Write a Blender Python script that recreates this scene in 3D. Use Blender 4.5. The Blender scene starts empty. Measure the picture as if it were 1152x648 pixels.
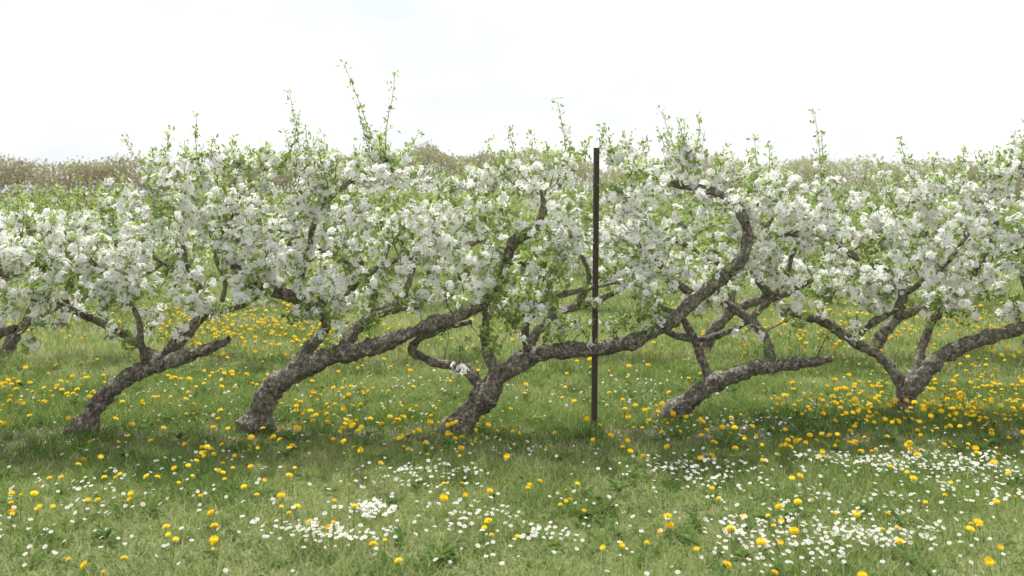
import bpy, math, random
import numpy as np
from mathutils import Vector, noise as mn

rng = np.random.default_rng(7)
random.seed(7)
F = 1120.0; H = 1.6; HZ = 215.0

# ------------------------------------------------------------------ helpers
def row_pt(u, v, D):
    """survey drawing of the tree row -> metres, in the vertical plane y = D"""
    return np.array([(u-576)*D/F, D, H-(v-HZ)*D/F])

def ground_pt(u, v):
    D = H*F/(v-HZ)
    return (u-576)*D/F, D

def gh(x, y):
    return 0.018*np.sin(x*1.7+0.6*y)+0.015*np.sin(y*2.3-x*0.8+1)+0.008*np.sin(x*5.1+y*4.3)

def nz(x, y, s=1.0, o=0.0):
    """cheap smooth vectorised noise ~[-1,1]"""
    x = np.asarray(x)*s+o; y = np.asarray(y)*s-o*0.7
    return (np.sin(x*1.0+1.7*np.sin(y*0.8+o))+np.sin(y*1.3+1.3*np.sin(x*1.1+2))+np.sin((x+y)*1.9+1.1*np.sin(x*2.3-y))*0.6+np.sin((x*2.7-y*3.1)+o)*0.4)/3.0

class MB:
    def __init__(s): s.V=[];s.Q=[];s.M=[];s.A=[];s.n=0
    def add(s, V, Q, M, A):
        V=np.asarray(V,float).reshape(-1,3); Q=np.asarray(Q,int).reshape(-1,4)
        s.V.append(V); s.Q.append(Q+s.n); s.n+=len(V)
        s.M.append(np.broadcast_to(np.asarray(M),(len(Q),)).copy())
        s.A.append(np.broadcast_to(np.asarray(A,float),(len(V),)).copy())
    def inst(s, T, Q, M, pos, R, sc, var):
        T=np.asarray(T,float);Q=np.asarray(Q,int);N=len(pos);k=len(T)
        if N==0: return
        sc=np.asarray(sc,float)
        sc=sc.reshape(N,1,-1) if sc.ndim>1 else sc.reshape(N,1,1)
        V=np.einsum('nij,nkj->nki',R,T[None]*sc)+pos[:,None,:]
        QQ=(Q[None]+(np.arange(N)*k)[:,None,None]).reshape(-1,4)
        MM=np.tile(np.broadcast_to(np.asarray(M),(len(Q),)),N)
        s.add(V.reshape(-1,3),QQ,MM,np.repeat(var,k))
    def mesh(s, name, mats, smooth_mats=(0,)):
        V=np.concatenate(s.V).astype(np.float32);Q=np.concatenate(s.Q).astype(np.int32)
        M=np.concatenate(s.M).astype(np.int32);A=np.concatenate(s.A).astype(np.float32)
        me=bpy.data.meshes.new(name)
        me.vertices.add(len(V));me.vertices.foreach_set('co',V.ravel())
        me.loops.add(len(Q)*4);me.loops.foreach_set('vertex_index',Q.ravel())
        me.polygons.add(len(Q));me.polygons.foreach_set('loop_start',np.arange(len(Q),dtype=np.int32)*4)
        for m in mats: me.materials.append(m)
        me.polygons.foreach_set('material_index',M)
        me.polygons.foreach_set('use_smooth',np.isin(M,smooth_mats))
        at=me.attributes.new('var','FLOAT','POINT');at.data.foreach_set('value',A)
        me.update(calc_edges=True)
        return me

def link(name, me, parent=None):
    o=bpy.data.objects.new(name,me);bpy.context.scene.collection.objects.link(o)
    if parent: o.parent=parent
    return o

def unit(v): return v/np.maximum(np.linalg.norm(v,axis=-1,keepdims=True),1e-9)

def frames(nrm, spin):
    """rotation matrices with local z -> nrm"""
    n=unit(nrm);ref=np.where(np.abs(n[:,2:3])<0.9,np.array([[0,0,1.]]),np.array([[1.,0,0]]))
    a=unit(np.cross(ref,n));b=np.cross(n,a)
    c=np.cos(spin)[:,None];s_=np.sin(spin)[:,None]
    x=a*c+b*s_;y=-a*s_+b*c
    return np.stack([x,y,n],axis=2)

def rdir(n, up=0.0):
    v=rng.normal(size=(n,3));v=unit(v);v[:,2]+=up
    return unit(v)

# ------------------------------------------------------------------ materials
def newmat(name):
    m=bpy.data.materials.new(name);m.use_nodes=True
    nt=m.node_tree;nt.nodes.clear()
    return m,nt,nt.nodes.new('ShaderNodeOutputMaterial')

def leafmat(name, cols, trans=0.4, rough=0.5, spec=0.0, tint=(1,1,1)):
    m,nt,out=newmat(name);L=nt.links
    at=nt.nodes.new('ShaderNodeAttribute');at.attribute_name='var'
    cr=nt.nodes.new('ShaderNodeValToRGB')
    while len(cr.color_ramp.elements)<len(cols): cr.color_ramp.elements.new(0.5)
    for i,c in enumerate(cols):
        e=cr.color_ramp.elements[i];e.position=i/(len(cols)-1);e.color=(*c,1)
    L.new(at.outputs['Fac'],cr.inputs[0])
    if spec>0:
        p=nt.nodes.new('ShaderNodeBsdfPrincipled');p.inputs['Roughness'].default_value=rough
        p.inputs['Specular IOR Level'].default_value=spec
        L.new(cr.outputs[0],p.inputs['Base Color'])
    else:
        p=nt.nodes.new('ShaderNodeBsdfDiffuse');L.new(cr.outputs[0],p.inputs[0])
    t=nt.nodes.new('ShaderNodeBsdfTranslucent')
    mx=nt.nodes.new('ShaderNodeMix');mx.data_type='RGBA';mx.blend_type='MULTIPLY';mx.inputs[0].default_value=1
    L.new(cr.outputs[0],mx.inputs[6]);mx.inputs[7].default_value=(*tint,1);L.new(mx.outputs[2],t.inputs[0])
    ms=nt.nodes.new('ShaderNodeMixShader');ms.inputs[0].default_value=trans
    L.new(p.outputs[0],ms.inputs[1]);L.new(t.outputs[0],ms.inputs[2]);L.new(ms.outputs[0],out.inputs[0])
    return m

def barkmat():
    m,nt,out=newmat('apple_bark');L=nt.links
    tc=nt.nodes.new('ShaderNodeTexCoord')
    n1=nt.nodes.new('ShaderNodeTexNoise');n1.inputs['Scale'].default_value=30;n1.inputs['Detail'].default_value=9;n1.inputs['Roughness'].default_value=0.75
    n2=nt.nodes.new('ShaderNodeTexNoise');n2.inputs['Scale'].default_value=80;n2.inputs['Detail'].default_value=4
    n3=nt.nodes.new('ShaderNodeTexNoise');n3.inputs['Scale'].default_value=8;n3.inputs['Detail'].default_value=6
    vo=nt.nodes.new('ShaderNodeTexVoronoi');vo.inputs['Scale'].default_value=55;vo.feature='DISTANCE_TO_EDGE'
    mp=nt.nodes.new('ShaderNodeMapping');mp.inputs['Scale'].default_value=(1,1,0.6)
    L.new(tc.outputs['Object'],mp.inputs[0])
    for n in (n1,n2,n3): L.new(tc.outputs['Object'],n.inputs['Vector'])
    wr=nt.nodes.new('ShaderNodeMix');wr.data_type='RGBA';wr.inputs[0].default_value=0.08
    L.new(mp.outputs[0],wr.inputs[6]);L.new(n1.outputs['Color'],wr.inputs[7]);L.new(wr.outputs[2],vo.inputs['Vector'])
    cr=nt.nodes.new('ShaderNodeValToRGB');E=cr.color_ramp.elements
    E[0].position=0.36;E[0].color=(0.075,0.058,0.048,1);E[1].position=0.64;E[1].color=(0.60,0.55,0.47,1)
    e=E.new(0.5);e.color=(0.24,0.20,0.165,1)
    L.new(n1.outputs['Fac'],cr.inputs[0])
    lc=nt.nodes.new('ShaderNodeValToRGB');lc.color_ramp.elements[0].position=0.48;lc.color_ramp.elements[1].position=0.64
    L.new(n3.outputs['Fac'],lc.inputs[0])
    mu=nt.nodes.new('ShaderNodeMath');mu.operation='MULTIPLY';mu.inputs[1].default_value=0.5;L.new(lc.outputs[0],mu.inputs[0])
    mx=nt.nodes.new('ShaderNodeMix');mx.data_type='RGBA';L.new(mu.outputs[0],mx.inputs[0]);L.new(cr.outputs[0],mx.inputs[6]);mx.inputs[7].default_value=(0.42,0.42,0.29,1)
    ck=nt.nodes.new('ShaderNodeMapRange');ck.inputs['From Max'].default_value=0.12;ck.inputs['To Min'].default_value=0.5;L.new(vo.outputs['Distance'],ck.inputs[0])
    m2=nt.nodes.new('ShaderNodeMix');m2.data_type='RGBA';m2.blend_type='MULTIPLY';m2.inputs[0].default_value=1
    L.new(mx.outputs[2],m2.inputs[6]);L.new(ck.outputs[0],m2.inputs[7])
    p=nt.nodes.new('ShaderNodeBsdfPrincipled');p.inputs['Roughness'].default_value=0.8;L.new(m2.outputs[2],p.inputs['Base Color'])
    ad=nt.nodes.new('ShaderNodeMath');ad.operation='ADD';L.new(n2.outputs['Fac'],ad.inputs[0]);L.new(ck.outputs[0],ad.inputs[1])
    b=nt.nodes.new('ShaderNodeBump');b.inputs['Strength'].default_value=0.9;b.inputs['Distance'].default_value=0.012
    L.new(ad.outputs[0],b.inputs['Height']);L.new(b.outputs[0],p.inputs['Normal'])
    L.new(p.outputs[0],out.inputs[0])
    return m

def groundmat():
    m,nt,out=newmat('meadow_soil');L=nt.links
    tc=nt.nodes.new('ShaderNodeTexCoord')
    n1=nt.nodes.new('ShaderNodeTexNoise');n1.inputs['Scale'].default_value=1.1;n1.inputs['Detail'].default_value=9;n1.inputs['Roughness'].default_value=0.65
    n2=nt.nodes.new('ShaderNodeTexNoise');n2.inputs['Scale'].default_value=45;n2.inputs['Detail'].default_value=6
    for n in (n1,n2): L.new(tc.outputs['Object'],n.inputs['Vector'])
    c1=nt.nodes.new('ShaderNodeValToRGB');E=c1.color_ramp.elements
    E[0].position=0.35;E[0].color=(0.15,0.19,0.065,1);E[1].position=0.7;E[1].color=(0.34,0.32,0.19,1);e=E.new(0.55);e.color=(0.22,0.26,0.10,1)
    L.new(n1.outputs['Fac'],c1.inputs[0])
    c2=nt.nodes.new('ShaderNodeValToRGB');c2.color_ramp.elements[0].color=(0.5,0.47,0.45,1);c2.color_ramp.elements[0].position=0.3;c2.color_ramp.elements[1].position=0.7;c2.color_ramp.elements[1].color=(1.1,1.1,1,1)
    L.new(n2.outputs['Fac'],c2.inputs[0])
    mx=nt.nodes.new('ShaderNodeMix');mx.data_type='RGBA';mx.blend_type='MULTIPLY';mx.inputs[0].default_value=1
    L.new(c1.outputs[0],mx.inputs[6]);L.new(c2.outputs[0],mx.inputs[7])
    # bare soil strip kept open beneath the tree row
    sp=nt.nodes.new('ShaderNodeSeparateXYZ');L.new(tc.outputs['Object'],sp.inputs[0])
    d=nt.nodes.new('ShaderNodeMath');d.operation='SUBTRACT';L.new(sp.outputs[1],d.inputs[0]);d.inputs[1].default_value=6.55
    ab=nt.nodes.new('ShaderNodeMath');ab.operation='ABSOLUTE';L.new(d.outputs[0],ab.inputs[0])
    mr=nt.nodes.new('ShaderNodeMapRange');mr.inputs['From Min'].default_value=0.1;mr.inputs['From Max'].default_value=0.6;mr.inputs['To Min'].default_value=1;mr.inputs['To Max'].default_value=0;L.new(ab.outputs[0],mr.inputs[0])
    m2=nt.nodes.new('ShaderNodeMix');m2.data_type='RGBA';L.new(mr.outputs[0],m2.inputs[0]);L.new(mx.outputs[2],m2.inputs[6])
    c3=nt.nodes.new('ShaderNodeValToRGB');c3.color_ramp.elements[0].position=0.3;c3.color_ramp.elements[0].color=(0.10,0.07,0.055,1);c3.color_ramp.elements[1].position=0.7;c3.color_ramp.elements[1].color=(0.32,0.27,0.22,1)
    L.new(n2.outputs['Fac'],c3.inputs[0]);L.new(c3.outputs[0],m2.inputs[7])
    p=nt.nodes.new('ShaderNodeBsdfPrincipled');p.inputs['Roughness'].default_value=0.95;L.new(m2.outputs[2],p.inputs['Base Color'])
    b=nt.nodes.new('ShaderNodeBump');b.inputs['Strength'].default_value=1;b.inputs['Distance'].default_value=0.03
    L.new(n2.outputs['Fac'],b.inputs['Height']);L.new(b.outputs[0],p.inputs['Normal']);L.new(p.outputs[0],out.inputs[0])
    return m

BARK=barkmat()
PETAL=leafmat('apple_petal',[(0.94,0.91,0.935),(0.96,0.95,0.96),(0.98,0.98,0.98)],0.5)
LEAF=leafmat('apple_leaf',[(0.16,0.23,0.075),(0.29,0.38,0.13),(0.46,0.54,0.24)],0.5,0.45,0.4,(1.15,1.2,0.85))
STAMEN=leafmat('stamen',[(0.7,0.68,0.35),(0.8,0.78,0.5)],0.1)
BUD=leafmat('apple_bud',[(0.75,0.42,0.48),(0.85,0.68,0.72)],0.3)
TM=[BARK,PETAL,LEAF,STAMEN,BUD]
GRASS=leafmat('grass_blade',[(0.12,0.205,0.055),(0.245,0.335,0.11),(0.38,0.43,0.19),(0.66,0.62,0.44)],0.45,tint=(1.08,1.1,0.85))
DAND=leafmat('dandelion_yellow',[(0.88,0.56,0.02),(0.92,0.72,0.05)],0.2)
DAISY=leafmat('daisy_white',[(0.88,0.86,0.88),(0.93,0.93,0.93)],0.25)
HERB=leafmat('herb_leaf',[(0.12,0.20,0.055),(0.21,0.31,0.10)],0.35)
HEDGE=leafmat('hedge_leaf',[(0.28,0.235,0.165),(0.37,0.34,0.225),(0.42,0.44,0.26),(0.53,0.54,0.37)],0.4)

# ------------------------------------------------------------------ tree parts
def catmull(P, R, step):
    P=np.asarray(P,float);R=np.asarray(R,float)
    Pe=np.vstack([2*P[0]-P[1],P,2*P[-1]-P[-2]])
    op=[];orr=[]
    for i in range(len(P)-1):
        p0,p1,p2,p3=Pe[i:i+4];n=max(2,int(np.linalg.norm(p2-p1)/step))
        for t in np.linspace(0,1,n,endpoint=False):
            op.append(0.5*((2*p1)+(-p0+p2)*t+(2*p0-5*p1+4*p2-p3)*t*t+(-p0+3*p1-3*p2+p3)*t**3))
            orr.append(R[i]*(1-t)+R[i+1]*t)
    op.append(P[-1]);orr.append(R[-1])
    return np.array(op),np.array(orr)

def tube(mb, P, R, sides, rough=0.0, seed=0.0):
    P=np.asarray(P);R=np.asarray(R);n=len(P)
    T=np.gradient(P,axis=0);T=unit(T)
    a=np.cross(T[0],[0.3,1,0.2]);a/=np.linalg.norm(a)
    V=np.empty((n,sides,3));th=np.arange(sides)*2*math.pi/sides
    c=np.cos(th)[:,None];s_=np.sin(th)[:,None]
    for i in range(n):
        a=a-T[i]*np.dot(a,T[i]);a/=np.linalg.norm(a)+1e-9
        b=np.cross(T[i],a)
        d=a*c+b*s_
        r=np.full((sides,1),R[i])
        if rough>0:
            for j in range(sides):
                q=P[i]+d[j]*R[i]
                f=mn.noise(Vector(q*9+seed))*0.9+mn.noise(Vector((q[0]*26,q[1]*26,q[2]*26+seed)))*0.9+mn.noise(Vector(q*60))*0.6
                r[j,0]*=1+rough*f
        V[i]=P[i]+d*r
    idx=np.arange(n*sides).reshape(n,sides)
    A=idx[:-1];B=idx[1:]
    Q=np.stack([A,np.roll(A,-1,1),np.roll(B,-1,1),B],-1).reshape(-1,4)
    mb.add(V.reshape(-1,3),Q,0,0.5)

# flower template: 5 cupped petals + stamens, radius 1
fv=[];fq=[];fm=[]
for k in range(5):
    a=k*2*math.pi/5
    for (r,da,z) in ((0.08,0,0.0),(0.74,-0.6,0.22),(1.06,0,0.16),(0.74,0.6,0.22)):
        fv.append((r*math.cos(a+da),r*math.sin(a+da),z))
    fq.append([4*k,4*k+1,4*k+2,4*k+3]);fm.append(1)
b=len(fv)
for x,y in ((-1,-1),(1,-1),(1,1),(-1,1)): fv.append((0.12*x,0.12*y,0.24))
fq.append([b,b+1,b+2,b+3]);fm.append(3)
# leaf: folded, slightly drooping, length 1 along x
lv=[(0,0,0),(0.38,-0.27,0.10),(0.5,0,0.03),(0.38,0.27,0.10),(0.78,-0.18,0.05),(1.0,0,-0.10),(0.78,0.18,0.05)]
lq=[[0,1,2,3],[1,4,5,2],[2,5,6,3]]

def decorate(mb, C, out, bloom, lod=1.0):
    """blossom umbels and leaf rosettes at cluster points C (bloom<0: leafy shoot node)"""
    N=len(C)
    if N==0: return
    sh=bloom<0
    isb=rng.random(N)<bloom
    B=C[isb];O=out[isb];k=9 if lod>=1 else 5
    if len(B):
        tone=np.repeat(rng.random(len(B)),k)
        cs=np.repeat(rng.uniform(0.55,1.25,len(B)),k)
        P=np.repeat(B,k,0);D=unit(rdir(len(P),0.1)+np.repeat(O,k,0)*0.6)
        P=P+D*(rng.uniform(0.018,0.048,len(P))*cs)[:,None]
        sel=rng.random(len(P))<0.96*np.clip(np.repeat(rng.uniform(0.5,1.7,len(B)),k),0,1)
        nn=unit(D+rng.normal(size=D.shape)*0.3)
        mb.inst(fv,fq,fm,P[sel],frames(nn[sel],rng.random(sel.sum())*6.28),(rng.uniform(0.017,0.027,sel.sum())*(1.0 if lod>=1 else 1.3)),np.clip(tone[sel]+rng.normal(size=sel.sum())*0.2,0,1))
        if lod>=1:
            s2=(~sel)&(rng.random(len(sel))<0.3)
            bt=[(0,0,0),(0.5,-0.4,0.5),(0,0,1.2),(0.5,0.4,0.5),(-0.5,0.4,0.5),(-0.5,-0.4,0.5)]
            mb.inst(bt,[[0,1,2,3],[0,4,2,5]],4,P[s2],frames(nn[s2],rng.random(s2.sum())*6.28),np.full(s2.sum(),0.010),rng.random(s2.sum()))
    kl=np.where(isb,4,9) if lod>=1 else np.where(isb,2,5)
    kl=np.where(sh,4,kl)
    P=np.repeat(C,kl,0);O2=np.repeat(out,kl,0);n=len(P)
    D=unit(rdir(n,0.35)+O2*0.35)
    # local x -> D
    up=unit(rng.normal(size=(n,3))*0.6+np.array([0,0,1.]))
    z=unit(up-D*(up*D).sum(1,keepdims=True));y=np.cross(z,D)
    R=np.stack([D,y,z],axis=2)
    mb.inst(lv,lq,2,P+D*np.where(np.repeat(isb,kl),0.022,0.008)[:,None]+rng.normal(size=(n,3))*0.01,R,rng.uniform(0.024,0.05,n)*(1 if lod>=1 else 1.35)*np.where(np.repeat(sh,kl),0.75,1),np.clip(rng.normal(0.5,0.28,n)+np.repeat(rng.normal(size=N)*0.15+np.where(sh,0.2,0),kl),0,1))

class Grower:
    def __init__(s, ntree):
        s.mb=[MB() for _ in range(ntree)];s.P=[];s.R=[];s.T=[];s.C=[[] for _ in range(ntree)];s.O=[[] for _ in range(ntree)];s.B=[[] for _ in range(ntree)]
    def limb(s, t, P, R, rough=0.2):
        P,R=catmull(P,R,0.014)
        # gnarly kinks
        for i in range(len(P)):
            q=Vector(P[i]*5.5)
            w=min(1,i/8)
            P[i]+=w*0.016*np.array([mn.noise(q),mn.noise(q+Vector((7,3,1))),mn.noise(q+Vector((2,9,5)))])
            R[i]*=1+0.25*mn.noise(Vector(P[i]*14))
        sides=18 if R.max()>0.03 else 10
        tube(s.mb[t],P,R,sides,rough,t*3.1)
        for i in range(0,len(P),3): s.P.append(P[i]);s.R.append(R[i]);s.T.append(t)
    def connect(s, pts, thick, bloomfn, ncl, lod=1.0, first=False, minr=0.0016):
        P=np.array(s.P);d=np.array([np.min(((P-a)**2).sum(1)) for a in pts])
        for a in pts[np.argsort(d)]:
            PA=np.array(s.P);dv=a-PA;dist=np.sqrt((dv**2).sum(1))
            cost=dist+0.5*np.maximum(0,-dv[:,2])-0.25*np.maximum(0,dv[:,2])
            if first: cost=cost+np.where(PA[:,2]<0.30,9,0)
            cost=cost+np.where(PA[:,2]<0.25,5,0)
            i=int(np.argmin(cost));L=dist[i]
            if L<0.02: continue
            p0=PA[i];t=s.T[i]
            ctrl=p0+(a-p0)*0.5+np.array([0,0,-0.12*L])+rng.normal(size=3)*0.16*L
            n=max(4,int(L/0.05))+1
            tt=np.linspace(0,1,n)[:,None]
            pth=(1-tt)**2*p0+2*tt*(1-tt)*ctrl+tt**2*a
            pth[1:-1]+=rng.normal(size=(n-2,3))*0.006
            r0=min(s.R[i]*0.75,0.0025+thick*L);r1=max(minr,r0*0.35)
            rr=np.linspace(r0,r1,n)
            tube(s.mb[t],pth,rr,7 if thick>0.02 else 4)
            for q,r in zip(pth[1:],rr[1:]): s.P.append(q);s.R.append(r);s.T.append(t)
            if ncl>0:
                m=rng.poisson(ncl*min(1.6,0.5+L/0.18))+1
                us=np.append(rng.uniform(0.35,1,m-1),1.0)
                bl=bloomfn(a)
                for u in us:
                    q=pth[min(n-1,int(u*(n-1)))]+rng.normal(size=3)*0.024
                    s.C[t].append(q);o=unit(rng.normal(size=3)*0.7+np.array([0,0,0.5])+(a-p0)/L*0.5);s.O[t].append(o);s.B[t].append(bl)
    def shoot(s, a, bpt, r=0.004, bloom=0.05, step=0.042):
        PA=np.array(s.P);i=int(np.argmin(((PA-a)**2).sum(1)));t=s.T[i];p0=PA[i]
        n=14;k=np.linspace(0,1,n)[:,None]
        pth=(1-k)**2*p0+2*k*(1-k)*a+k**2*bpt
        pth+=np.cumsum(rng.normal(size=(n,3))*0.005,0)
        tube(s.mb[t],pth,np.linspace(r,0.0014,n),5)
        for u in np.arange(0.2,1.0,step):
            q=pth[min(n-1,int(u*n))]+rng.normal(size=3)*0.012
            if rng.random()<0.9:
                s.C[t].append(q);s.O[t].append(unit(np.array([rng.normal()*0.6,rng.normal()*0.6,0.6])));s.B[t].append(0.9 if (rng.random()<bloom and u<0.75) else -1)
    def finish(s, t, lod=1.0):
        decorate(s.mb[t],np.array(s.C[t]),np.array(s.O[t]),np.array(s.B[t]),lod)

# ------------------------------------------------------------------ front row of leaning apple trees
DEP=[6.5,6.6,6.6,6.6,6.95,7.08,7.15]
K=0.0059
limbs=[
 # tree, [(u,v,dy,r_px)...]
 (0,[(-152,500,0,22),(-140,470,0,18),(-105,430,0,15),(-50,400,-.03,12),(-5,378,-.05,9),(22,368,-.05,6)]),
 (0,[(-120,440,0,12),(-100,380,.1,9),(-60,320,.1,7),(-30,270,.1,5)]),
 (1,[(86,500,0,20),(94,480,0,16),(112,452,0,13),(140,428,.0,11.5),(178,410,-.02,11),(215,399,-.04,10),(242,388,-.06,8),(263,378,-.08,5)]),
 (1,[(182,408,0,9),(150,392,.1,7),(110,372,.15,6),(65,350,.15,5),(30,330,.1,4)]),
 (1,[(172,412,0,9),(206,374,.12,8),(222,345,.15,6),(200,300,.15,5),(190,250,.1,4)]),
 (1,[(165,412,0,6),(168,385,-.1,5),(160,345,-.12,4),(120,300,-.1,3.5),(90,270,-.1,3)]),
 (2,[(276,505,0,27),(285,484,0,21),(300,450,0,17),(322,424,.0,16),(365,403,-.03,14.5),(415,390,-.05,13),(455,375,-.08,11.5),(505,357,-.1,10),(540,342,-.1,8),(552,326,-.1,5)]),
 (2,[(316,430,0,13),(340,400,.06,10),(362,372,.1,8),(352,350,.1,9.5),(322,335,.08,9.5),(285,322,.05,9.5),(258,300,.05,8),(245,265,.12,6),(262,230,.15,5),(255,200,.15,4)]),
 (2,[(345,350,.1,7),(385,332,.05,6),(410,312,.0,6),(445,293,0,5),(478,288,0,4)]),
 (2,[(330,338,.08,7),(335,300,.15,6),(350,250,.1,6),(372,222,.0,6),(400,200,.05,4)]),
 (2,[(380,400,-.03,8),(400,368,.1,7),(440,352,.12,6),(470,350,.12,4)]),
 (3,[(500,505,0,27),(513,484,0,21),(532,462,0,17),(552,434,.0,15),(578,411,.0,14),(615,398,.02,13),(660,396,.05,11.5),(700,390,.05,11),(745,370,.05,10.5),(785,335,.0,10.5),(822,302,-.04,11),(838,270,-.06,10.5),(832,240,-.06,10.5),(812,218,-.05,10),(785,212,-.0,8),(752,204,.05,6),(728,196,.05,4)]),
 (3,[(546,440,0,9),(520,418,.05,8),(490,410,.05,7),(463,400,.05,6.5),(470,384,.03,6),(492,372,0,5),(530,362,0,4)]),
 (3,[(560,428,0,8),(545,390,.16,7),(552,345,.16,7),(565,305,.1,9),(578,272,.02,10),(600,256,-.04,9),(611,235,-.04,7),(606,208,-.04,4)]),
 (3,[(600,402,0,8),(590,370,-.0,5),(620,335,-.0,5),(665,325,.05,4),(700,320,.1,3)]),
 (4,[(733,492,0,22),(748,473,0,17),(775,452,0,14),(805,430,.0,13),(845,416,0,12),(890,408,-.03,10),(932,402,-.05,6)]),
 (4,[(868,410,0,8),(862,385,0,7.5),(845,360,.0,7.5),(815,342,.05,7),(778,330,.05,6.5),(745,300,.08,6),(715,265,.1,6),(705,225,.1,5),(712,190,.1,4)]),
 (4,[(800,432,.02,8),(790,395,.1,7),(770,360,.1,6),(740,345,.1,5)]),
 (4,[(740,372,.1,6),(790,385,.1,6),(835,370,.1,5),(880,330,.1,5),(900,280,.1,4)]),
 (5,[(1000,483,0,22),(1012,465,0,18),(1022,440,0,15),(1045,412,.0,13.5),(1080,390,0,12.5),(1120,376,-.03,11),(1165,362,-.05,9),(1210,345,-.05,6)]),
 (5,[(1020,440,0,11),(998,408,.04,9),(968,388,.08,8.5),(930,365,.08,8),(892,350,.06,7.5),(862,325,.05,7),(850,300,.05,5)]),
 (5,[(960,384,.08,8),(985,360,-.02,7),(1010,335,-.05,6.5),(975,300,-.05,6),(935,275,-.05,6),(890,262,-.04,6),(850,268,-.04,4)]),
 (5,[(1030,425,0,8),(1060,360,.1,7),(1100,320,.12,6),(1130,260,.1,5),(1120,215,.1,4)]),
 (5,[(1010,335,0,6),(1050,300,-.1,5),(1080,260,-.1,4)]),
 (6,[(1243,480,0,22),(1255,455,0,17),(1280,425,0,14),(1330,400,0,12),(1400,380,0,8)]),
 (6,[(1256,450,0,12),(1225,395,.05,9),(1180,350,.08,8),(1160,300,.1,7),(1175,240,.1,5),(1160,185,.1,4)]),
 (6,[(1230,395,0,9),(1260,320,.1,7),(1290,250,.1,5)]),
]
G=Grower(7)
roots={};cover=[]
for t,pts in limbs:
    D=DEP[t];P=[];R=[]
    for (u,v,dy,r) in pts:
        p=row_pt(u,v,D);p[1]+=dy*1.3;P.append(p)
        R.append(r*K*float(np.interp(v,[250,370,480],[0.60,0.70,0.82])))
    if t not in roots: roots[t]=(P[1],P[2])
    G.limb(t,P,R,0.3)
    # spur growth that sits along the upper limbs
    for i in range(len(pts)-1):
        for f in np.arange(0,1,0.34):
            v=pts[i][1]*(1-f)+pts[i+1][1]*f;u=pts[i][0]*(1-f)+pts[i+1][0]*f
            if v>345: continue
            arch=(745<u<850 and t==3)
            if arch and rng.random()<0.75: continue
            if t==3 and 560<u<620 and v<300 and rng.random()<0.5: continue
            q=P[i]*(1-f)+P[i+1]*f
            cover.append(q+np.array([rng.normal()*0.07,-rng.uniform(0.03,0.22),rng.normal()*0.07]))

top=np.array([(-250,225),(0,244),(100,244),(135,218),(165,188),(200,180),(260,178),(330,174),(400,182),(450,180),(480,198),(530,202),(560,188),(620,182),(680,168),(740,156),(800,178),(850,196),(920,202),(980,210),(1040,202),(1100,190),(1150,160),(1250,150),(1450,170)],float)
bot=np.array([(-250,370),(0,372),(60,366),(120,372),(200,362),(260,345),(300,350),(360,372),(400,356),(450,340),(520,352),(600,372),(680,375),(740,365),(800,338),(850,334),(900,362),(960,370),(1050,352),(1100,366),(1150,360),(1450,360)],float)
cx=np.array([-100,150,350,600,800,1020,1250],float)
def depth_at(u): return np.interp(u,cx,DEP)
def bloomfn(q):
    u=q[0]/q[1]*F+576; v=HZ+(H-q[2])/q[1]*F
    g=0.76-0.55*math.exp(-((u-585)/60)**2-((v-300)/75)**2)-0.35*math.exp(-((u-300)/60)**2-((v-195)/28)**2)-0.4*math.exp(-((u-700)/60)**2-((v-345)/40)**2)+0.15*math.exp(-((u-1000)/180)**2-((v-270)/60)**2)
    g+=0.38*float(nz(u,v,0.032,3.0))+0.55*float(nz(u+q[1]*300,v,0.085,8.0))
    if v>345: g-=0.3
    if v<190: g-=0.2
    return min(0.98,max(0.03,g))
def sample(n, clump, margin=0, dyS=0.22):
    out=[]
    while len(out)<n:
        u=rng.uniform(-220,1400);a=np.interp(u,top[:,0],top[:,1])+margin+10*float(nz(u,0,0.11,2));b=np.interp(u,bot[:,0],bot[:,1])-margin
        v=rng.uniform(a,b)
        if clump>0:
            q=0.6*nz(u,v,0.035,1.3)+0.65*nz(u,v,0.075,4.0)+0.06
            e=(v-a)/(b-a)
            q+=0.35*math.exp(-((e-0.42)/0.35)**2)
            if 778<u<822 and 232<v<325: q-=0.5
            if 395<u<470 and 308<v<350: q-=0.35
            if e>0.8: q-=0.25
            if e<0.15: q-=0.25
            if q<rng.uniform(-0.45,0.65): continue
        dy=rng.normal()*dyS
        if abs(u-668)<14 and dy<0.22 and v>215 and rng.random()<0.85: continue
        D=depth_at(u);p=row_pt(u,v,D);p[1]+=dy
        out.append(p)
    return np.array(out)
G.connect(sample(90,0.0,25,0.2),0.020,bloomfn,0,first=True)
G.connect(sample(1260,1.0),0.010,bloomfn,2.3)
G.connect(np.array(cover),0.010,lambda q:min(0.95,bloomfn(q)+0.1),1.6)
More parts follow.
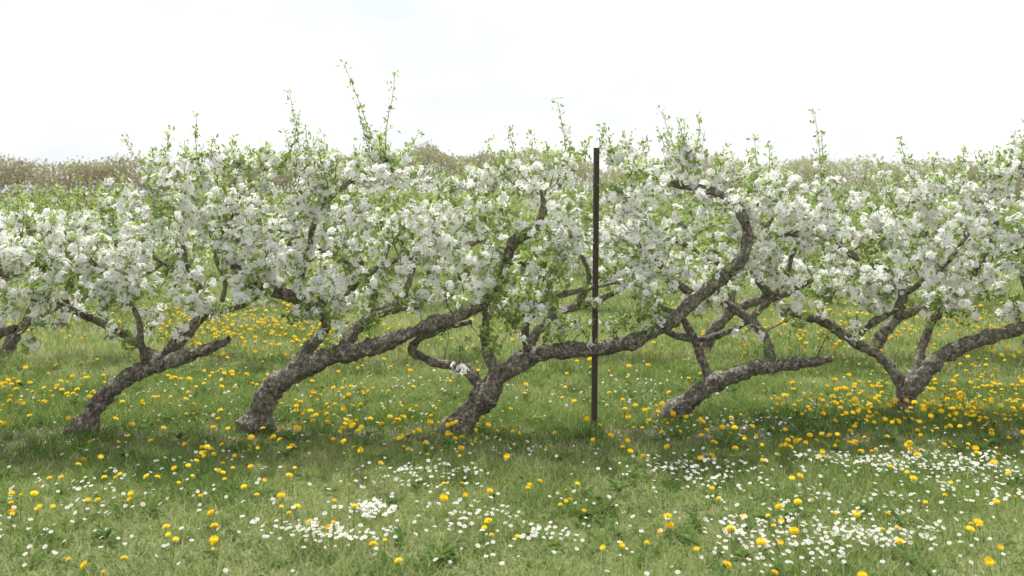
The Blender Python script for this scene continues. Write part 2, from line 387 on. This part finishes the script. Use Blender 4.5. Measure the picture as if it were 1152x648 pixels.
# pendant sprigs below the canopy
low=[(525,400),(520,425),(410,372),(420,362),(165,368),(130,375),(605,372),(622,352),(640,360),(565,350),(700,345),(775,350),(845,380),(905,372),(1070,350),(372,380),(960,372),(1035,345),(1110,330),(505,380),(80,365),(40,375),(650,380),(560,375),(580,345),(600,350),(335,360),(430,345),(500,345),(690,365),(720,355),(585,330),(610,335),(540,390),(660,360),(625,380),(740,350)]
lp=[]
for u,v in low:
    for k in range(2):
        p=row_pt(u+rng.normal()*8,v+rng.normal()*5,depth_at(u));p[1]+=rng.normal()*0.1-0.05;lp.append(p)
G.connect(np.array(lp),0.010,lambda q:0.15,1.8)
shoots=[((432,192),(384,72)),((425,190),(400,110)),((432,185),(447,84)),((440,190),(470,150)),((415,195),(412,140)),((345,190),(320,104)),((350,190),(343,138)),((372,195),(366,150)),((175,215),(146,158)),((182,200),(176,165)),((215,195),(217,135)),((250,190),(262,160)),((582,190),(578,138)),((560,195),(548,160)),((603,190),(598,155)),((640,190),(631,114)),((765,190),(738,126)),((770,190),(752,135)),((782,195),(786,130)),((690,180),(682,142)),((705,180),(714,150)),((852,205),(850,152)),((868,205),(862,165)),((926,208),(918,124)),((924,208),(921,150)),((1025,208),(1018,158)),((1082,200),(1078,168)),((1110,200),(1104,172)),((1150,180),(1146,148)),((85,245),(68,182)),((30,240),(22,208)),((285,188),(290,165)),((1050,205),(1046,178)),((975,215),(968,188)),((200,200),(196,150)),((330,185),(332,125)),((765,180),(764,140)),((240,190),(236,155)),((430,180),(437,150)),((428,185),(430,155)),((676,180),(672,150)),((655,185),(660,158))]
for (a,b_) in shoots:
    D=depth_at(a[0])
    A=row_pt(a[0],a[1],D);Bp=row_pt(b_[0],b_[1],D);dy=rng.normal()*0.1
    A[1]+=dy;Bp[1]+=dy+rng.normal()*0.05
    G.shoot(A,Bp,0.0045,0.15,0.034)
for k in range(110):   # this year's short growth along the whole top edge
    u=rng.uniform(-150,1300);a=np.interp(u,top[:,0],top[:,1]);D=depth_at(u)
    A=row_pt(u,a+12,D);Bp=row_pt(u+rng.normal()*9,a-rng.uniform(0,28)*(1 if u>130 else 0.6),D);dy=rng.normal()*0.2
    A[1]+=dy;Bp[1]+=dy;G.shoot(A,Bp,0.0035,0.5,0.09)
for t in range(7):
    a0,a1=roots[t]     # root flare grows out of the leaning trunk
    st_=a0+(a1-a0)*0.45
    base=a0.copy();base[2]=0.0
    for k in range(6):
        a=k*1.05+rng.random()*0.5;r=K*11
        d=np.array([math.cos(a),math.sin(a),0])
        P=[st_+d*0.01,base+(st_-base)*0.4+d*r*0.55,base+d*r*1.25+[0,0,-0.01],base+d*r*1.9+[0,0,-0.07]]
        Pp,Rr=catmull(P,[0.03,0.036,0.022,0.01],0.02);tube(G.mb[t],Pp,Rr,8,0.25,k)
    G.finish(t)
    me=G.mb[t].mesh('apple_tree_mesh',TM)
    link('apple_tree',me)

# ------------------------------------------------------------------ rows behind (grown variants, planted along the rows)
variants=[]
for vi in range(5):
    g=Grower(1)
    s=rng.uniform(0.7,0.9)
    g.limb(0,[(-.1,0,-.1),(0,0,.05),(.12,0,.28),(.35,.02,.45),(.7,.05,.55),(1.0,.05,.7)],np.array([.1,.085,.07,.06,.045,.02])*s)
    g.limb(0,[(.2,0,.35),(.25,.1,.6),(.1,.12,.85),(-.2,.1,1.0),(-.5,.05,1.2)],np.array([.05,.045,.04,.03,.018])*s)
    g.limb(0,[(.5,.02,.5),(.6,-.1,.8),(.5,-.12,1.1),(.6,-.1,1.3)],np.array([.04,.035,.03,.018])*s)
    P=[]
    while len(P)<155:
        x=rng.uniform(-.85,1.15);z=rng.uniform(.60,1.42)
        if nz(x+vi*3,z,5.0,vi)+0.3*nz(x,z,11,vi)<rng.uniform(-.6,.5): continue
        P.append((x,rng.normal()*0.22,z+0.08*math.sin(x*6+vi)))
    bl=[0.5,0.35,0.08,0.04,0.12][vi]
    g.connect(np.array(P[:25]),0.026,lambda q:bl,0,first=True)
    g.connect(np.array(P[25:]),0.012,lambda q:bl,2.2,lod=0.5)
    for k in range(5):
        x=rng.uniform(-.6,1.0);g.shoot(np.array([x,0,1.4]),np.array([x+rng.normal()*.06,rng.normal()*.1,rng.uniform(1.55,1.78)]))
    g.finish(0,0.5)
    variants.append(g.mb[0].mesh('apple_tree_back_mesh',TM))
far=bpy.data.objects.new('distant_apple_trees',None);bpy.context.scene.collection.objects.link(far)
for ri,Y in enumerate([9.7,13.8,19,24]):
    hw=0.53*Y+1.8;x=-hw+rng.random()*0.8
    while x<hw:
        o=link('apple_tree' if ri==0 else 'tree',variants[rng.integers(0,2) if ri==0 else rng.integers(2,5)],None if ri==0 else far)
        o.location=(x,Y+rng.normal()*0.12+0.02*x,-0.01);sc=rng.uniform(0.93,1.08)*(1+0.02*ri)
        o.scale=(sc*rng.uniform(.95,1.15),sc*(-1 if rng.random()<.5 else 1),sc*rng.uniform(.93,1.05))
        o.rotation_euler=(0,0,rng.normal()*0.12)
        x+=rng.uniform(1.4,1.85)

# ------------------------------------------------------------------ far hedge: twiggy spring scrub
hm=MB()
N=140000
x=rng.uniform(-34,34,N)
def htop(x): return 2.42+0.32*nz(x,0*x,0.5,2)+0.24*nz(x,0*x,1.4,5)+0.16*nz(x,0*x,4,5)+0.4*np.exp(-((x+1.5)/4)**2)
yy=32+rng.normal(size=N)*0.9
tt=htop(x)-np.abs(rng.normal(size=N))*0.6+rng.normal(size=N)*0.06
zz=np.where(rng.random(N)<0.85,tt,rng.uniform(0.1,2.2,N));zz=np.maximum(zz,0.05)
keep=(nz(x,zz,2.2,1)+0.4*nz(x,zz,6,1))>rng.uniform(-1.3,0.1,N)
P=np.stack([x,yy,zz],1)[keep];n=len(P)
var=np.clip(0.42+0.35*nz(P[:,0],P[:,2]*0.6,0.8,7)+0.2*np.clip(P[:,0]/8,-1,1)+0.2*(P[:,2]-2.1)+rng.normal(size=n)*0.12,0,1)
D=rdir(n,0.3);up=rdir(n,0.5);z_=unit(up-D*(up*D).sum(1,keepdims=True));R=np.stack([D,np.cross(z_,D),z_],2)
hm.inst(lv,lq,0,P,R,rng.uniform(0.06,0.13,n),var)
m=4000
xs=rng.uniform(-34,34,m);zt=htop(xs)+rng.uniform(-0.5,0.18,m)
base=np.stack([xs+rng.normal(size=m)*0.2,32+rng.normal(size=m)*0.9,zt-rng.uniform(0.4,1.2,m)],1)
D=unit(np.stack([rng.normal(size=m)*0.35,rng.normal(size=m)*0.35,np.ones(m)],1))
st=[(-0.008,0,0),(0.008,0,0),(0.004,0,1),(-0.004,0,1)]
R=frames(D,rng.normal(size=m)*0.5+math.pi)
sc=np.stack([np.ones(m),np.ones(m),zt-base[:,2]],1)
hm.inst(st,[[0,1,2,3]],0,base,R,sc,np.full(m,0.2))
link('hedge',hm.mesh('hedge_mesh',[HEDGE],()))

# ------------------------------------------------------------------ ground
gx=np.concatenate([-np.geomspace(600,14,24),np.linspace(-13.5,13.5,180),np.geomspace(14,600,24)])
gy=np.concatenate([-np.geomspace(300,1,14),np.linspace(0,32,210),np.geomspace(33,1500,24)])
X,Y=np.meshgrid(gx,gy)
gm=MB();nr,nc=X.shape
idx=np.arange(nr*nc).reshape(nr,nc)
Q=np.stack([idx[:-1,:-1],idx[:-1,1:],idx[1:,1:],idx[1:,:-1]],-1).reshape(-1,4)
gm.add(np.stack([X,Y,gh(X,Y)],-1).reshape(-1,3),Q,0,0.5)
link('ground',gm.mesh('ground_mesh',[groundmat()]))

# ------------------------------------------------------------------ grass
bt=np.array([(-.5,0,0),(.5,0,0),(.38,0,.55),(-.38,0,.55),(.06,0,1),(-.06,0,1)],float)
bq=[[0,1,2,3],[3,2,4,5]]
gb=MB()
def blades(x,y,h,w,var,lean=0.5):
    n=len(x);T=np.broadcast_to(bt,(n,6,3)).copy()
    a=rng.random(n)*6.283;c=np.cos(a);s_=np.sin(a)
    lx=rng.normal(size=n)*lean*h;ly=rng.normal(size=n)*lean*h
    wx=T[:,:,0]*w[:,None];z=T[:,:,2]
    bend=z**1.8
    V=np.stack([x[:,None]+wx*c[:,None]+bend*lx[:,None],y[:,None]+wx*s_[:,None]+bend*ly[:,None],gh(x,y)[:,None]-0.005+z*h[:,None]*(1-0.15*bend)],-1)
    Q=(np.array(bq)[None]+(np.arange(n)*6)[:,None,None]).reshape(-1,4)
    gb.add(V.reshape(-1,3),Q,0,np.repeat(var,6))
def gvar(x,y,n):
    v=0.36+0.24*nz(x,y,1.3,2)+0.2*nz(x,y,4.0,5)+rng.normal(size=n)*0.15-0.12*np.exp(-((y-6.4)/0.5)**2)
    dry=rng.random(n)<(0.07+0.28*np.clip(nz(x,y,1.4,8),0,1)+0.3*np.clip((4.9-y)/1.2,0,1))
    return np.clip(np.where(dry,rng.uniform(0.7,1,n),v),0,1)
N=360000
y=rng.uniform(3.4,8.8,N);x=rng.uniform(-1,1,N)*(0.53*8.8+1.2)
k=np.abs(x)<0.53*y+1.3;x=x[k];y=y[k]
strip=np.exp(-((y-6.6)/0.3)**2)
k=rng.random(len(x))>strip*np.clip(0.4+0.6*nz(x,y,2.6,3),0,0.93);x=x[k];y=y[k];n=len(x)
tuft=np.clip(nz(x,y,3.2,9)+0.3*nz(x,y,9,1),0,1)
rowf=np.exp(-((y-6.95)/0.5)**2)
h=rng.uniform(0.025,0.06,n)*(1+0.9*tuft+0.6*rowf)
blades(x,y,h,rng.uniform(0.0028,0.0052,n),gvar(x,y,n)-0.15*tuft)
# taller tussocks
N=13000;cxs=rng.uniform(-5.5,5.5,280);cys=np.where(rng.random(280)<0.5,rng.uniform(3.8,8.5,280),rng.normal(6.8,0.35,280))
cxs[:8]=0.55+rng.normal(size=8)*0.1;cys[:8]=6.55+rng.normal(size=8)*0.04
i=rng.integers(280,size=N);x=cxs[i]+rng.normal(size=N)*0.05;y=cys[i]+rng.normal(size=N)*0.05
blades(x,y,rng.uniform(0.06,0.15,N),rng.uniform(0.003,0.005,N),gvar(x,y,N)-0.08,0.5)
N=200000
y=8.6*np.exp(rng.random(N)*math.log(36/8.6));x=rng.uniform(-1,1,N)*(0.53*y+2.2)
h=rng.uniform(0.05,0.11,N)*(1+0.5*np.clip(nz(x,y,1.5,3),0,1))
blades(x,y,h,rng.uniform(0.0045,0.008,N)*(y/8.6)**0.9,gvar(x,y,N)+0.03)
# meadow herb leaves (clover / plantain / dandelion rosettes)
def herbs(x,y,L,var,k):
    x=np.repeat(x,k);y=np.repeat(y,k);n=len(x);a=rng.random(n)*6.283
    el=rng.uniform(0.1,0.9,n)
    D=np.stack([np.cos(a)*np.cos(el),np.sin(a)*np.cos(el),np.sin(el)],1)
    up=np.tile(np.array([[0,0,1.]]),(n,1))+rng.normal(size=(n,3))*0.15
    z_=unit(up-D*(up*D).sum(1,keepdims=True));R=np.stack([D,np.cross(z_,D),z_],2)
    T=np.array(lv)*np.array([1,0.55,1])
    gb.inst(T,lq,1,np.stack([x,y,gh(x,y)+0.01],1),R,np.repeat(L,k)*rng.uniform(0.7,1.2,n),np.clip(np.repeat(var,k)+rng.normal(size=n)*0.2,0,1))
N=9000;x=rng.uniform(-6,6,N);y=rng.uniform(3.5,8.8,N)
kk=nz(x,y,2.1,12)>rng.uniform(-0.3,0.5,N);x=x[kk];y=y[kk]
herbs(x,y,rng.uniform(0.02,0.06,len(x)),rng.random(len(x)),4)

# ------------------------------------------------------------------ dandelions
dm=MB()
hv=[];hq=[]
def ring(nr,r0,r1,z0,z1,wa,ph):
    for k in range(nr):
        a=ph+k*2*math.pi/nr;b=len(hv)
        hv.extend([(r0*math.cos(a),r0*math.sin(a),z0),(0.7*r1*math.cos(a-wa),0.7*r1*math.sin(a-wa),(z0+z1)/2+.06),(r1*math.cos(a),r1*math.sin(a),z1),(0.7*r1*math.cos(a+wa),0.7*r1*math.sin(a+wa),(z0+z1)/2+.06)])
        hq.append([b,b+1,b+2,b+3])
ring(11,0.1,1.0,0.1,0.12,0.33,0);ring(9,0.05,0.85,0.2,0.42,0.36,0.2);ring(7,0.0,0.55,0.3,0.62,0.45,0.4)
def dandelions(x,y,hmin=0.04,hmax=0.16,size=0.95):
    n=len(x);h=rng.uniform(hmin,hmax,n);z=gh(x,y)+h
    lx=rng.normal(size=n)*0.02;ly=rng.normal(size=n)*0.02
    P=np.stack([x+lx,y+ly,z],1)
    nn=unit(np.stack([rng.normal(size=n)*0.4,rng.normal(size=n)*0.4-0.3,np.ones(n)],1))
    s_=rng.uniform(0.011,0.024,n)*size
    dm.inst(hv,hq,0,P,frames(nn,rng.random(n)*6.28),s_,rng.random(n))
    # stems
    D=np.stack([lx,ly,h],1);L=np.linalg.norm(D,axis=1)
    st=[(-.0018,0,0),(.0018,0,0),(.0018,0,1),(-.0018,0,1),(0,-.0018,0),(0,.0018,0),(0,.0018,1),(0,-.0018,1)]
    dm.inst(st,[[0,1,2,3],[4,5,6,7]],1,np.stack([x,y,gh(x,y)],1),frames(D,np.zeros(n)),np.stack([np.ones(n)*1.2,np.ones(n)*1.2,L],1),np.full(n,0.8))
def band(N,u0,u1,v0,v1,thr=0.0,s=1.0,o=0.0):
    v=rng.uniform(v0,v1,N);u=rng.uniform(u0,u1,N);Dd=H*F/(v-HZ);xx=(u-576)*Dd/F
    kk=nz(xx,Dd,1.6*s,o)+0.35*nz(xx,Dd,5,o)>thr+rng.normal(size=N)*0.5
    return xx[kk],Dd[kk]
for args in [(300,-80,420,485,528,0.1,1,1),(280,-80,420,450,490,0.1,1,2),(130,-60,330,510,580,0.25,1,3),
             (140,420,760,485,525,0.1,1,4),(150,430,780,450,485,0.1,1,5),
             (280,700,1230,475,530,0.0,1,6),(400,860,1230,430,485,-0.1,1,7),(240,960,1230,450,505,-0.2,1,8),
             (80,-50,700,530,660,0.2,1,9),(120,700,1200,520,660,0.2,1,10)]:
    dandelions(*band(*args))
xx,yb=band(1250,-80,1230,338,450,0.05,0.5,11);dandelions(xx,yb,0.06,0.16,1.1)
xx,yb=band(420,180,380,355,410,-0.2,0.5,12);dandelions(xx,yb,0.06,0.16,1.1)
xx,yb=band(420,820,1230,345,410,-0.2,0.5,13);dandelions(xx,yb,0.06,0.16,1.1)
single=[(45,573),(38,575),(70,567),(12,580),(95,560),(183,598),(185,603),(246,600),(245,615),(330,575),(318,582),(235,580),(635,567),(640,563),(628,566),(545,590),(538,596),(577,606),(545,605),(493,550),(505,565),(868,578),(874,582),(935,575),(963,572),(855,603),(878,602),(892,594),(1003,596),(1014,597),(1022,615),(1098,588),(1104,592),(1090,594),(815,590),(805,640),(968,650),(85,640),(240,625),(868,636),(1068,548),(1143,566),(905,560),(880,570),(648,545),(630,552)]
sx,sy=zip(*[ground_pt(u,v+14) for u,v in single]);dandelions(np.array(sx),np.array(sy),0.05,0.09,1.05)
link('dandelions',dm.mesh('dandelion_mesh',[DAND,HERB],()))
# their leaf rosettes sit in the sward
x=rng.uniform(-5.5,5.5,500);y=np.where(rng.random(500)<.5,rng.normal(6.8,0.6,500),rng.uniform(3.8,8.8,500))
herbs(x,y,rng.uniform(0.05,0.10,500),rng.random(500)*0.9,7)

# ------------------------------------------------------------------ daisies
dy=MB();av=[];aq=[];am=[]
for k in range(9):
    a=k*2*math.pi/9;b=len(av)
    for r,da,z in ((0.2,0,0),(0.75,-0.3,0.12),(1,0,0.1),(0.75,0.3,0.12)): av.append((r*math.cos(a+da),r*math.sin(a+da),z))
    aq.append([b,b+1,b+2,b+3]);am.append(0)
for s2,z in ((0.27,0.16),(0.16,0.24)):
    b=len(av)
    for k in range(4): av.append((s2*math.cos(k*math.pi/2),s2*math.sin(k*math.pi/2),z))
    aq.append([b,b+1,b+2,b+3]);am.append(1)
def daisies(x,y):
    n=len(x);z=gh(x,y)+rng.uniform(0.045,0.085,n)
    nn=unit(np.stack([rng.normal(size=n)*0.3,rng.normal(size=n)*0.3-0.3,np.ones(n)],1))
    dy.inst(av,aq,am,np.stack([x,y,z],1),frames(nn,rng.random(n)*6.28),rng.uniform(0.007,0.013,n),rng.random(n))
    st=[(-.001,0,0),(.001,0,0),(.001,0,1),(-.001,0,1)]
    dy.inst(st,[[0,1,2,3]],2,np.stack([x,y,gh(x,y)],1),frames(np.tile([[0.,0,1]],(n,1)),np.zeros(n)),np.stack([np.ones(n),np.ones(n),z-gh(x,y)],1),np.full(n,.7))
patch=[(418,576,14,4,80),(385,603,35,8,50),(355,606,18,6,45),(490,535,30,6,60),(535,582,26,8,55),(600,604,26,6,35),(300,600,18,6,14),(480,555,40,10,25),(440,545,30,8,20),
 (780,525,40,6,80),(800,535,30,6,30),(935,518,45,6,100),(1060,520,50,6,140),(1120,528,40,8,100),(830,590,22,9,60),(870,605,30,10,50),(980,602,35,8,100),(940,585,40,10,50),(900,622,40,8,40),(1000,560,60,10,50),(1110,555,40,8,50),(760,515,30,4,30),(860,560,60,14,35),(1040,600,50,15,35),
 (60,565,50,12,30),(100,540,40,8,25),(20,600,40,12,15),(200,560,50,12,25),(250,520,60,6,20),(420,460,120,8,40),(820,478,50,6,40),(560,505,60,6,25),(950,455,60,8,40),(700,430,80,10,70),(200,440,80,10,50),(660,560,40,8,12),(150,600,60,12,14),(480,600,60,15,14),(705,600,80,15,10),(480,430,80,8,50)]
X=[];Yv=[]
for u,v,su,sv,n in patch:
    uu=u+rng.normal(size=n)*su;vv=np.clip(v+12+rng.normal(size=n)*sv,390,700);Dd=H*F/(vv-HZ);X.append((uu-576)*Dd/F);Yv.append(Dd)
uu=rng.uniform(-80,1230,320);vv=rng.uniform(400,670,320);Dd=H*F/(vv-HZ);X.append((uu-576)*Dd/F);Yv.append(Dd)
daisies(np.concatenate(X),np.concatenate(Yv))
link('daisies',dy.mesh('daisy_mesh',[DAISY,DAND,HERB],()))
# fallen petals
n=900;x=rng.uniform(-5,5,n);y=rng.normal(6.7,0.5,n)
gb.inst([(-1,0,0),(0,-.8,.2),(1,0,0),(0,.8,.2)],[[0,1,2,3]],2,np.stack([x,y,gh(x,y)+rng.uniform(0.005,0.05,n)],1),frames(rdir(n,1.2),rng.random(n)*6),rng.uniform(0.005,0.009,n),rng.random(n))
link('grass',gb.mesh('grass_mesh',[GRASS,HERB,PETAL],()))

# ------------------------------------------------------------------ steel angle post
m_,nt,out=newmat('painted_steel')
p=nt.nodes.new('ShaderNodeBsdfPrincipled');nn_=nt.nodes.new('ShaderNodeTexNoise');nn_.inputs['Scale'].default_value=30;nn_.inputs['Detail'].default_value=6
cr=nt.nodes.new('ShaderNodeValToRGB');cr.color_ramp.elements[0].position=0.4;cr.color_ramp.elements[0].color=(0.020,0.016,0.018,1);cr.color_ramp.elements[1].position=0.75;cr.color_ramp.elements[1].color=(0.09,0.06,0.045,1)
nt.links.new(nn_.outputs['Fac'],cr.inputs[0]);nt.links.new(cr.outputs[0],p.inputs['Base Color']);p.inputs['Roughness'].default_value=0.6
nt.links.new(p.outputs[0],out.inputs[0])
import bmesh
bm=bmesh.new()
w=0.034;t_=0.006
prof=[(-w/2,0),(w/2,0),(w/2,t_),(-w/2+t_,t_),(-w/2+t_,w),(-w/2,w)]
vs=[bm.verts.new((a,b,-0.3)) for a,b in prof];f=bm.faces.new(vs)
r=bmesh.ops.extrude_face_region(bm,geom=[f]);bmesh.ops.translate(bm,vec=(0,0,2.19),verts=[v for v in r['geom'] if isinstance(v,bmesh.types.BMVert)])
for zz in (0.55,1.0,1.45,1.8):   # bolts that carry the training wires
    r=bmesh.ops.create_cone(bm,cap_ends=True,segments=6,radius1=0.008,radius2=0.008,depth=0.014)
    for v in r['verts']: v.co=Vector((v.co.x,-0.006+v.co.z*1.0,zz+v.co.y))
bmesh.ops.recalc_face_normals(bm,faces=bm.faces)
me=bpy.data.meshes.new('post_mesh');bm.to_mesh(me);bm.free();me.materials.append(m_)
po=link('metal_post',me);po.location=((669-576)*6.66/F,6.66,0);po.rotation_euler=(0,math.radians(0.5),math.radians(8))
bv=po.modifiers.new('bevel','BEVEL');bv.width=0.0012;bv.segments=2

# ------------------------------------------------------------------ light, sky, camera
EL=math.radians(64);AZ=math.radians(-12)   # sun stands behind the row, a little to the left
sd=Vector((math.sin(AZ)*math.cos(EL),math.cos(AZ)*math.cos(EL),math.sin(EL)))
sl=bpy.data.lights.new('sun','SUN');sl.energy=5.0;sl.angle=math.radians(1.0);sl.color=(1,0.965,0.90)
so=bpy.data.objects.new('sun',sl);bpy.context.scene.collection.objects.link(so);so.rotation_euler=sd.to_track_quat('Z','Y').to_euler();so.location=(0,5,12)
W=bpy.data.worlds.new('World');bpy.context.scene.world=W;W.use_nodes=True;nt=W.node_tree;L=nt.links
bg=nt.nodes['Background'];bg.inputs[1].default_value=0.135
sk=nt.nodes.new('ShaderNodeTexSky');sk.sky_type='NISHITA';sk.sun_disc=False;sk.sun_elevation=EL;sk.sun_rotation=AZ;sk.dust_density=3
tc=nt.nodes.new('ShaderNodeTexCoord');mp=nt.nodes.new('ShaderNodeMapping');mp.inputs['Scale'].default_value=(1,1,3.0);mp.inputs['Location'].default_value=(0.35,0,0.2);L.new(tc.outputs['Generated'],mp.inputs[0])
n1=nt.nodes.new('ShaderNodeTexNoise');n1.inputs['Scale'].default_value=2.8;n1.inputs['Detail'].default_value=8;n1.inputs['Roughness'].default_value=0.55;L.new(mp.outputs[0],n1.inputs['Vector'])
cr=nt.nodes.new('ShaderNodeValToRGB');cr.color_ramp.elements[0].position=0.36;cr.color_ramp.elements[0].color=(0.80,0.84,0.88,1);cr.color_ramp.elements[1].position=0.56;cr.color_ramp.elements[1].color=(1.0,1.0,1.0,1)
L.new(n1.outputs['Fac'],cr.inputs[0])
sc=nt.nodes.new('ShaderNodeMix');sc.data_type='RGBA';sc.blend_type='MULTIPLY';sc.inputs[0].default_value=1;L.new(cr.outputs[0],sc.inputs[6]);sc.inputs[7].default_value=(9.0,9.0,9.0,1)
mx=nt.nodes.new('ShaderNodeMix');mx.data_type='RGBA';mx.inputs[0].default_value=0.88;L.new(sk.outputs[0],mx.inputs[6]);L.new(sc.outputs[2],mx.inputs[7]);L.new(mx.outputs[2],bg.inputs[0])

cam=bpy.data.cameras.new('camera');co=bpy.data.objects.new('camera',cam);bpy.context.scene.collection.objects.link(co)
co.location=(0,0,H);co.rotation_euler=(math.radians(90),0,0);cam.lens=35;cam.sensor_width=36;cam.shift_y=-109/1152
cam.clip_end=3000;cam.dof.use_dof=True;cam.dof.focus_distance=6.7;cam.dof.aperture_fstop=2.8
s=bpy.context.scene;s.camera=co
s.view_settings.view_transform='Standard';s.view_settings.look='None';s.view_settings.exposure=0
